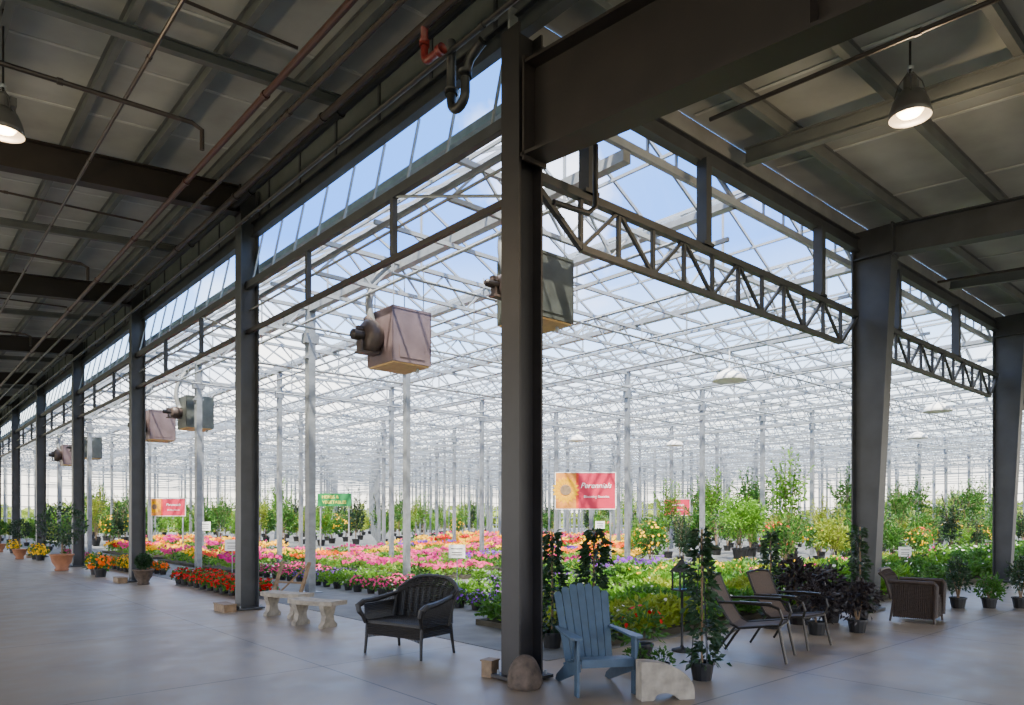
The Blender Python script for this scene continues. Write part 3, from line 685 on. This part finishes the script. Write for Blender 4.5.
for gi in range(18):
    for gj in range(15):
        x = 9+gi*2.3+random.uniform(-.3, .3); y = 37+gj*2.4+random.uniform(-.3, .3)
        r = .75*x-.661*y; d = .661*x+.75*y; px = 512+716*r/d
        if px < 30 or px > 600 or y > 74 or near_post(x, y, .5): continue
        if d > 50 and (gi+gj) % 2: continue
        if 10 < x < 13.6 and y < 45: continue
        if 26 < x < 33 and y < 39: continue
        i = random.choice([3, 4, 8, 3, 10, 4, 6, 11, 5, 12])
        put(i, x, y, random.uniform(.85, 1.2), LBL[i]+' in a pot', 'nursery stock shrubs'); c += 1
for i in range(9):
    j = [3, 8, 3, 4][i % 4]; put(j, 6.0, 36.3+i*3.6, .7, LBL[j]+' beside the columns', 'plants by the columns')
mb = MB()
for i in range(12000):
    if i % 2: x = random.uniform(78, 86); y = random.uniform(-10, 110)
    else: x = random.uniform(-10, 90); y = random.uniform(90, 98)
    z = random.uniform(-.2, 3.4)*(0.6+.4*math.sin(x*.21)*math.sin(y*.17)); mb.leaf(Vector((x, y, z)), rdir(-1), rdir(-1), 1.4, 1.0, 'leafy')
obj('tree_line', mb, 'distant line of trees beyond the glass', 'trees', kind='stuff')

def column_plant(h, r, lk, n=520, ln=.09, potr=.13, wild=0.0):
    p = MB(); pot(p, potr, potr*1.5)
    st = MB(); st.tube([(0, 0, potr), (0, 0, h)], .012, 'wood', 6)
    for a in range(3):
        an = a*2.094; st.tube([(r*.6*math.cos(an), r*.6*math.sin(an), potr), (0, 0, h*1.0)], .005, 'black', 4)
    l = MB(); ph = random.uniform(0, 6)
    for i in range(n):
        t = random.random(); z = potr*1.3+t*(h-potr*1.3); rr = r*(1-.55*t)*(.5+.5*abs(math.sin(z*7+ph)))
        if t > .9: rr *= .7
        if random.random() < wild: rr *= 1.7
        a = random.uniform(0, 6.28); q = random.uniform(.4, 1.0); off = Vector((math.sin(z*5+ph), math.cos(z*4+ph), 0))*r*.28
        d = Vector((math.cos(a), math.sin(a), random.uniform(-.9, .5))).normalized()
        l.leaf(Vector((math.cos(a)*rr*q, math.sin(a)*rr*q, z))+off, d, rdir(0), ln*random.uniform(.5, 1.4), ln*.6, lk)
    return [('pot', p), ('stem', st), ('foliage', l)]
assembly('potted_climber', column_plant(1.48, .18, 'leafd', 620, .085, .12, .15), 'tall ivy tower in a black pot beside the patio chair', 'plant', S(1.87, 7.05))
assembly('potted_climber', column_plant(1.42, .17, 'leafd', 650, .085, .13, .1), 'tall dark columnar plant behind the blue chair', 'plant', S(.49, 8.75), group='dark columnar plants')
assembly('potted_climber', column_plant(1.45, .26, 'leafd', 850, .09, .13, .1), 'wide dark columnar plant behind the blue chair', 'plant', S(.97, 8.5), group='dark columnar plants')
assembly('potted_climber', column_plant(1.38, .14, 'leafd', 420, .09, .13, .1), 'slim dark columnar plant near the patio chairs', 'plant', S(3.72, 10.3))
assembly('potted_climber', column_plant(1.45, .16, 'leafd', 420, .09, .13, .1), 'slim dark columnar plant near the tapered column', 'plant', S(5.3, 10.9))
for r, d, s in ((4.15, 9.75, .85), (4.8, 9.95, .88), (4.85, 10.9, 1.0), (4.3, 10.7, 1.2)):
    p = S(r, d); put(7, p.x, p.y, s, 'dark burgundy foliage shrub in a black pot', 'burgundy shrubs', z=0)
for r, d, s, i in ((7.3, 12.6, .8, 0), (7.85, 12.6, .85, 2), (8.4, 12.6, .8, 0), (8.95, 12.6, .85, 2), (9.5, 12.7, .8, 0)):
    p = S(r, d); put(i, p.x, p.y, s, LBL[i]+' in a black pot on the concrete', 'shrubs on the concrete', z=0)
for r, d, s in ((1.3, 7.45, .7), (1.56, 7.4, .65)):
    p = S(r, d)
    assembly('flowering_plant', [('pot', K['red'][0][1]), ('foliage', K['red'][1][1])], 'small leafy plant in a black pot', 'flower', p, 0, 'pots by the ivy tower', s)
mb = MB(); l = MB(); f = MB(); pot(mb, .12, .2)
dome(l, 160, (0, 0, .35), .24, .26, .1, .04, 'leaf', -.5)
for _ in range(16):
    d = rdir(-.1); f.disc(Vector((d.x*.25, d.y*.25, .38+d.z*.25)), d, .035, 'red')
assembly('flowering_plant', [('pot', mb), ('foliage', l), ('blossom', f)], 'red-flowered plant in a black pot beside the blue chair', 'flower', S(1.45, 7.95))
def planter(p, label, ball=.22, h=.75, potk='terra', lk='leafd', sc=1):
    a = MB(); a.lathe([(0, 0), (.13, 0), (.15, .03), (.12, .07), (.2, .2), (.23, .34), (.25, .35), (.25, .38), (.2, .38), (.19, .33), (0, .33)], (0, 0, 0), potk, 20)
    s = MB(); s.tube([(0, 0, .3), (.01, 0, h)], .02, 'wood', 6)
    l = MB(); dome(l, 900, (0, 0, h+ball*.7), ball, ball, .07, .045, lk, -1, .6)
    assembly('potted_topiary', [('pot', a, True), ('trunk', s), ('foliage', l)], label, 'plant', p, 0, 'topiaries by the columns', sc)
planter((CX-.1, CY+7.1*2-.95, 0), 'small clipped topiary in a brown urn beside a column', .17, .46, 'bstone', 'leafd', .95)
planter((4.05, 24.9, 0), 'large clipped ball topiary in a big terracotta urn beside a column', .5, .7, 'terra', 'leafd', 1.3)
planter((CX-.8, CY+7.1*4-.8, 0), 'clipped ball topiary in a terracotta pot beside a column', .36, .9)
planter((CX-.7, CY+7.1*5-.8, 0), 'clipped topiary in a terracotta pot beside a column', .3, .9, 'terra', 'leaf')
for x, y, k in ((4.5, 22.6, 'yellow'), (4.4, 21.6, 'orange'), (4.4, 31.2, 'yellow'), (4.4, 32.2, 'yellow'), (4.4, 38.3, 'yellow')):
    assembly('flowering_plant', [(a, b, False) for a, b in K[k]], '%s flowering plant in a black pot by the column row' % k, 'flower', (x, y, 0), 0, 'flowers by the column row', 1.5)

st = MB(); st.lathe([(0, 0), (.13, 0), (.13, .02), (.03, .05), (.016, .08), (.016, .74), (.03, .76)], (0, 0, 0), 'black', 14)
bd = MB(); bd.box((0, 0, .77), (.2, .2, .02), 'black'); bd.box((0, 0, 1.0), (.2, .2, .015), 'black')
for sx in (-.085, .085):
    for sy in (-.085, .085): bd.beam((sx, sy, .77), (sx, sy, 1.0), .018, .018, 'black')
rf = MB(); rf.lathe([(.19, 1.0), (.12, 1.06), (.04, 1.13), (.015, 1.16), (.02, 1.18), (0, 1.2)], (0, 0, 0), 'black', 4)
gl = MB(); gl.box((0, 0, .885), (.15, .15, .2), 'clear')
assembly('garden_lantern', [('stem', st, True), ('cage', bd), ('roof', rf), ('pane', gl)], 'dark metal lantern ornament on a stem beside the ivy tower', 'lantern', S(2.03, 8.55), face(20), None, .95)

# ------------------------------------------------------------------ furniture
def adirondack():
    back, seat, legs = MB(), MB(), []
    k = 'blue'
    tilt = math.radians(22)
    bd = Vector((0, math.sin(tilt), math.cos(tilt))); bn = Vector((0, -math.cos(tilt), math.sin(tilt)))
    base = Vector((0, .2, .2)); n = 7
    for i in range(n):
        u = (i-(n-1)/2)/((n-1)/2); L = .90-.09*u*u; x0 = u*.225; x1 = u*.27
        a = base+Vector((x0, 0, 0)); t = base+Vector((x1, 0, 0))+bd*L
        w0, w1 = .034, .042
        poly = [a+Vector((-w0, 0, 0)), a+Vector((w0, 0, 0)), t+Vector((w1, 0, 0))-bd*.03, t+Vector((w1*.6, 0, 0)), t-Vector((w1*.6, 0, 0)), t+Vector((-w1, 0, 0))-bd*.03]
        back.prism(poly, bn*.02, k)
    back.beam(base+bd*.12-bn*.015+Vector((-.25, 0, 0)), base+bd*.12-bn*.015+Vector((.25, 0, 0)), .02, .08, k)
    back.beam(base+bd*.42-bn*.02+Vector((-.29, 0, 0)), base+bd*.42-bn*.02+Vector((.29, 0, 0)), .025, .08, k)
    for i in range(7):
        t = i/6; y = .22-.56*t; z = .22+.14*math.sin(t*math.pi/2)
        seat.box((0, y, z), (.54, .078, .02), k, Matrix.Rotation(-.25*(1-t), 3, 'X'))
    seat.box((0, -.39, .33), (.54, .02, .08), k)
    for s in (-1, 1):
        am = MB(); zt = .57
        poly = [(s*.26, .42, zt), (s*.32, .42, zt), (s*.36, .0, zt), (s*.38, -.36, zt), (s*.35, -.43, zt), (s*.28, -.43, zt), (s*.255, -.36, zt), (s*.27, .1, zt)]
        am.prism(poly, (0, 0, .022), k); legs.append(('armrest', am))
        am.prism([(s*.33, -.28, zt), (s*.33, -.36, zt), (s*.33, -.30, zt-.2)], (s*.02, 0, 0), k)
        lg = MB(); lg.box((s*.3, -.33, .285), (.025, .1, .57), k); legs.append(('front_leg', lg))
        rl = MB(); rl.prism([(s*.275, -.38, .36), (s*.275, -.38, .25), (s*.275, .35, 0), (s*.275, .48, 0), (s*.275, .44, .06), (s*.275, .1, .24)], (s*.022, 0, 0), k); legs.append(('rear_leg', rl))
    return [('backrest', back), ('seat', seat)]+legs
assembly('adirondack_chair', adirondack(), 'slate-blue slatted garden armchair beside the corner column', 'chair', S(.78, 6.72), face(12), None, .9)

def wicker_chair(k, W=.98, H=.98, boxy=False):
    hw = W/2; pw = 10 if boxy else 3.0
    def bp(u, v):
        top = H-.04-(.05 if boxy else .17)*abs(u)**pw
        roll = .07*max(0, v-.8)/.2
        return Vector((u*hw*(.9+.06*v), .30-(.02 if boxy else .12)*u*u*abs(u)+.1*v+roll, .36+v*(top-.36)))
    back, seat = MB(), MB(); nu = int(41*W/.9)
    for i in range(nu):
        u = -1+2*i/(nu-1); back.tube([bp(u, v/8) for v in range(9)], .009, k, 4, False)
    for j in range(27):
        v = j/26; back.tube([bp(-1+2*i/20, v)+Vector((0, .008*(-1)**i, 0)) for i in range(21)], .0105, k, 4, False)
    back.tube([bp(-1, v/8) for v in range(8)]+[bp(-1+2*i/16, 1) for i in range(17)]+[bp(1, 1-v/8) for v in range(1, 9)], .028, k, 8)
    seat.box((0, -.02, .385), (W*.88, .58, .05), k)
    for i in range(30): seat.beam((-W*.44+W*.88*i/29, -.32, .412), (-W*.44+W*.88*i/29, .25, .412), .016, .008, k)
    for j in range(18): seat.beam((-W*.44, -.31+.56*j/17, .414), (W*.44, -.31+.56*j/17, .414), .014, .008, k)
    apron = MB(); na = int(36*W/.9); lo = .07 if boxy else .25
    for i in range(na):
        x = -W*.44+W*.88*i/(na-1); apron.tube([(x, -.31, .38), (x, -.31, lo-(.0 if boxy else .06)*abs(2*i/(na-1)-1)**2)], .010, k, 4, False)
    for j in range(15 if boxy else 7): apron.tube([(-W*.44, -.315, .37-.02*j), (W*.44, -.315, .37-.02*j)], .010, k, 4, False)
    parts = [('backrest', back), ('seat', seat), ('apron', apron)]
    for s in (-1, 1):
        a = MB()
        if boxy: rail = [Vector((s*hw*.93, .3, .64)), Vector((s*hw*.96, .0, .64)), Vector((s*hw*.96, -.33, .64)), Vector((s*hw*.94, -.36, .6)), Vector((s*hw*.93, -.35, .4)), Vector((s*hw*.92, -.34, .1))]; rr = [.035]*6
        else: rail = [Vector((s*hw*.9, .26, .72)), Vector((s*(hw*.96), .05, .68)), Vector((s*(hw*1.0), -.15, .65)), Vector((s*(hw*1.02), -.3, .64)), Vector((s*(hw*1.02), -.39, .60)), Vector((s*hw*.98, -.39, .53)), Vector((s*hw*.93, -.35, .47)), Vector((s*hw*.9, -.32, .38))]; rr = [.026, .034, .04, .042, .04, .034, .026, .022]
        a.tube(rail, rr, k, 8)
        for i in range(22):
            t = i/21; y = .25-.56*t; zt = .64 if boxy else .70-.07*t; a.tube([(s*hw*.96, y, zt), (s*hw*.9, y, .07 if boxy else .38)], .0105, k, 4, False)
        for j in range(12):
            z = .39+.021*j; a.tube([(s*hw*.92, .26, z), (s*hw*.93, -.32, z)], .0105, k, 4, False)
        for j in range(15 if boxy else 6): a.tube([(s*hw*.9, .26, .37-.02*j), (s*hw*.9, -.3, .37-.02*j)], .0105, k, 4, False)
        parts.append(('armrest', a))
        for y, y2 in ((-.3, -.33), (.24, .3)):
            l = MB(); l.tube([(s*hw*.88, y, .38), (s*hw*.88, (y+y2)/2, .2), (s*hw*.9, y2, 0)], [.024, .02, .017], k, 8); parts.append(('leg', l))
    return parts
assembly('wicker_loveseat', wicker_chair('wick', 1.04, .98), 'black wicker loveseat with low scrolled back on the concrete floor', 'chair', S(-1.2, 8.45), face(-34), None, .93)
assembly('wicker_armchair', wicker_chair('bwick', .75, .86, True), 'dark brown boxy wicker seat beside the tapered column', 'chair', S(6.25, 11.1), face(50), None, .95)

def sling_chair():
    k = 'bronze'; parts = []
    s_ = MB(); pr = [(-.30, .42), (-.2, .41), (0, .38), (.14, .36), (.22, .40), (.30, .52), (.40, .72), (.48, .92)]
    for i in range(len(pr)-1):
        (y0, z0), (y1, z1) = pr[i], pr[i+1]
        s_.add([(-.25, y0, z0), (.25, y0, z0), (.25, y1, z1), (-.25, y1, z1), (-.25, y0+.004, z0-.01), (.25, y0+.004, z0-.01), (.25, y1+.004, z1-.01), (-.25, y1+.004, z1-.01)], [(0, 1, 2, 3), (4, 7, 6, 5), (0, 3, 7, 4), (1, 5, 6, 2)], 'sling')
    parts.append(('sling_seat', s_))
    for s in (-1, 1):
        f = MB(); f.tube([(s*.26, y, z) for y, z in pr], .016, k, 8)
        parts.append(('side_rail', f))
        a = MB(); a.tube([(s*.29, .36, .64), (s*.30, .1, .65), (s*.30, -.2, .64), (s*.30, -.3, .60), (s*.29, -.33, .5), (s*.28, -.3, .42)], .016, k, 8)
        a.box((s*.30, -.05, .662), (.05, .34, .012), k); parts.append(('armrest', a))
        l = MB(); l.tube([(s*.27, -.29, .41), (s*.28, -.33, .2), (s*.29, -.37, .012)], .015, k, 8); parts.append(('leg', l))
        l = MB(); l.tube([(s*.27, .18, .37), (s*.28, .3, .2), (s*.29, .42, .012)], .015, k, 8); parts.append(('leg', l))
    for pts, r in (([(-.26, .48, .92), (0, .50, .94), (.26, .48, .92)], .016), ([(-.28, -.3, .4), (.28, -.3, .4)], .012), ([(-.28, .24, .29), (.28, .24, .29)], .012)):
        c = MB(); c.tube(pts, r, k, 8); parts.append(('crossbar', c))
    return parts
assembly('patio_chair', sling_chair(), 'bronze metal patio chair with brown sling seat', 'chair', S(2.78, 8.15), face(60), 'bronze patio chairs', 1.0)
assembly('patio_chair', sling_chair(), 'bronze metal patio chair with brown sling seat', 'chair', S(3.5, 8.95), face(40), 'bronze patio chairs', .97)

def bench():
    s = MB(); n = 12; prof = []
    for sgn in (1, -1):
        for i in range(n+1):
            t = -1+2*i/n; t *= sgn; prof.append((t*.52, (.19 if sgn < 0 else -.19)+.1*t*t, .38))
    s.prism(prof, (0, 0, .075), 'concrete')
    parts = [('seat', s)]
    for x in (-.32, .32):
        l = MB(); l.prism([(x-.05, -.14, 0), (x-.05, .2, 0), (x-.05, .2, .05), (x-.05, .14, .1), (x-.05, .12, .2), (x-.05, .17, .33), (x-.05, .18, .38), (x-.05, -.13, .38), (x-.05, -.12, .33), (x-.05, -.07, .2), (x-.05, -.09, .1), (x-.05, -.14, .05)], (.1, 0, 0), 'concrete'); parts.append(('leg', l))
    return parts
assembly('stone_bench', bench(), 'curved cast-concrete garden bench on two scrolled legs', 'bench', S(-2.92, 10.5), face(-30), 'concrete benches', .85)
assembly('stone_bench', bench(), 'curved cast-concrete garden bench beside the steel column', 'bench', S(-3.68, 11.5), face(-30), 'concrete benches', .85)
# curved stone wedge sloping down to one side, shallow hollow beneath
mb = MB(); poly = []
for i in range(15):
    a = math.pi/2*(1-i/14); poly.append((-.22+.46*math.cos(a), 0, .06+.28*math.sin(a)))
poly += [(.24, 0, 0), (.10, 0, 0), (.06, 0, .035), (.0, 0, .06), (-.06, 0, .065), (-.11, 0, .05), (-.14, 0, 0), (-.25, 0, 0), (-.25, 0, .34)]
mb.prism(poly, (0, .15, 0), 'concrete')
obj('stone_edging', mb, 'curved quarter-round cast stone wedge on the floor', 'garden stone', loc=S(1.37, 6.25), rz=face(10))
mb = MB(); mb.lathe([(.0, 0), (.15, 0), (.165, .04), (.165, .09), (.155, .15), (.135, .2), (.11, .245), (.08, .28), (.04, .3), (0, .31)], (0, 0, 0), 'bstone', 20, None, .03)
obj('stone_footing', mb, 'small rounded brown stone footing at the corner column', 'garden stone', loc=S(.12, 6.73), smooth=True)
mb = MB(); mb.box((0, 0, .08), (.14, .12, .16), 'wood'); mb.box((0, 0, .165), (.16, .14, .015), 'wood'); obj('wooden_block', mb, 'small wooden block at the foot of the corner column', 'block', loc=S(-.22, 7.2), rz=.3)
mb = MB()
for s in (-.3, .3): mb.beam((s, 0, 0.02), (s, .35, .75), .06, .04, 'wood')
mb.beam((-.34, .17, .38), (.34, .17, .38), .06, .03, 'wood'); mb.beam((-.3, 0, .04), (.3, .33, .72), .05, .03, 'wood')
obj('wooden_trellis', mb, 'weathered wooden frame leaning near a column', 'trellis', loc=S(-4.2, 13.2), rz=face(-20))
for k in range(1, 5):
    mb = MB(); mb.box((0, 0, .06), (.2, .5, .12), 'wood'); mb.box((0, 0, .125), (.22, .52, .02), 'wood')
    obj('timber_sleeper', mb, 'short timber block at a column foot', 'block', loc=(CX-.38, CY+7.1*k, 0), group='timber blocks at columns')

# ------------------------------------------------------------------ world, sun, camera
w = bpy.data.worlds.new('World'); SC.world = w; w.use_nodes = True; nt = w.node_tree
bg = nt.nodes['Background']; tc = nt.nodes.new('ShaderNodeTexCoord'); sp = nt.nodes.new('ShaderNodeSeparateXYZ')
nt.links.new(tc.outputs['Generated'], sp.inputs[0])
rp = nt.nodes.new('ShaderNodeValToRGB'); e = rp.color_ramp.elements
e[0].position = 0.0; e[0].color = (1.0, .88, .72, 1); e[1].position = .85; e[1].color = (.52, .54, .62, 1)
q = rp.color_ramp.elements.new(.13); q.color = (1.0, .96, .91, 1)
q = rp.color_ramp.elements.new(.23); q.color = (.40, .62, 1, 1)
q = rp.color_ramp.elements.new(.35); q.color = (.07, .25, .78, 1)
q = rp.color_ramp.elements.new(.56); q.color = (.07, .24, .70, 1)
nt.links.new(sp.outputs['Z'], rp.inputs[0])
nz = nt.nodes.new('ShaderNodeTexNoise'); nz.inputs['Scale'].default_value = 3.2; nz.inputs['Detail'].default_value = 7
nt.links.new(tc.outputs['Generated'], nz.inputs['Vector'])
mr = nt.nodes.new('ShaderNodeMapRange'); mr.inputs[1].default_value = .52; mr.inputs[2].default_value = .66; nt.links.new(nz.outputs['Fac'], mr.inputs[0])
mx = nt.nodes.new('ShaderNodeMix'); mx.data_type = 'RGBA'; mx.inputs[7].default_value = (1.1, 1.06, 1.0, 1)
nt.links.new(mr.outputs[0], mx.inputs[0]); nt.links.new(rp.outputs['Color'], mx.inputs[6]); nt.links.new(mx.outputs[2], bg.inputs['Color'])
bg.inputs['Strength'].default_value = 5.2
sl = bpy.data.lights.new('sun', 'SUN'); sl.energy = 22; sl.angle = math.radians(1.5); sl.color = (1, .91, .76)
so = bpy.data.objects.new('sun', sl); COL.objects.link(so); so.rotation_euler = (math.radians(28), 0, math.radians(-50))
cam = bpy.data.cameras.new('camera'); co = bpy.data.objects.new('camera', cam); COL.objects.link(co)
co.location = (0, 0, 1.6); co.rotation_euler = (math.pi/2, 0, -YAW); cam.sensor_width = 36; cam.lens = 716/1024*36; cam.shift_y = 164.5/1024; cam.clip_end = 800
SC.camera = co
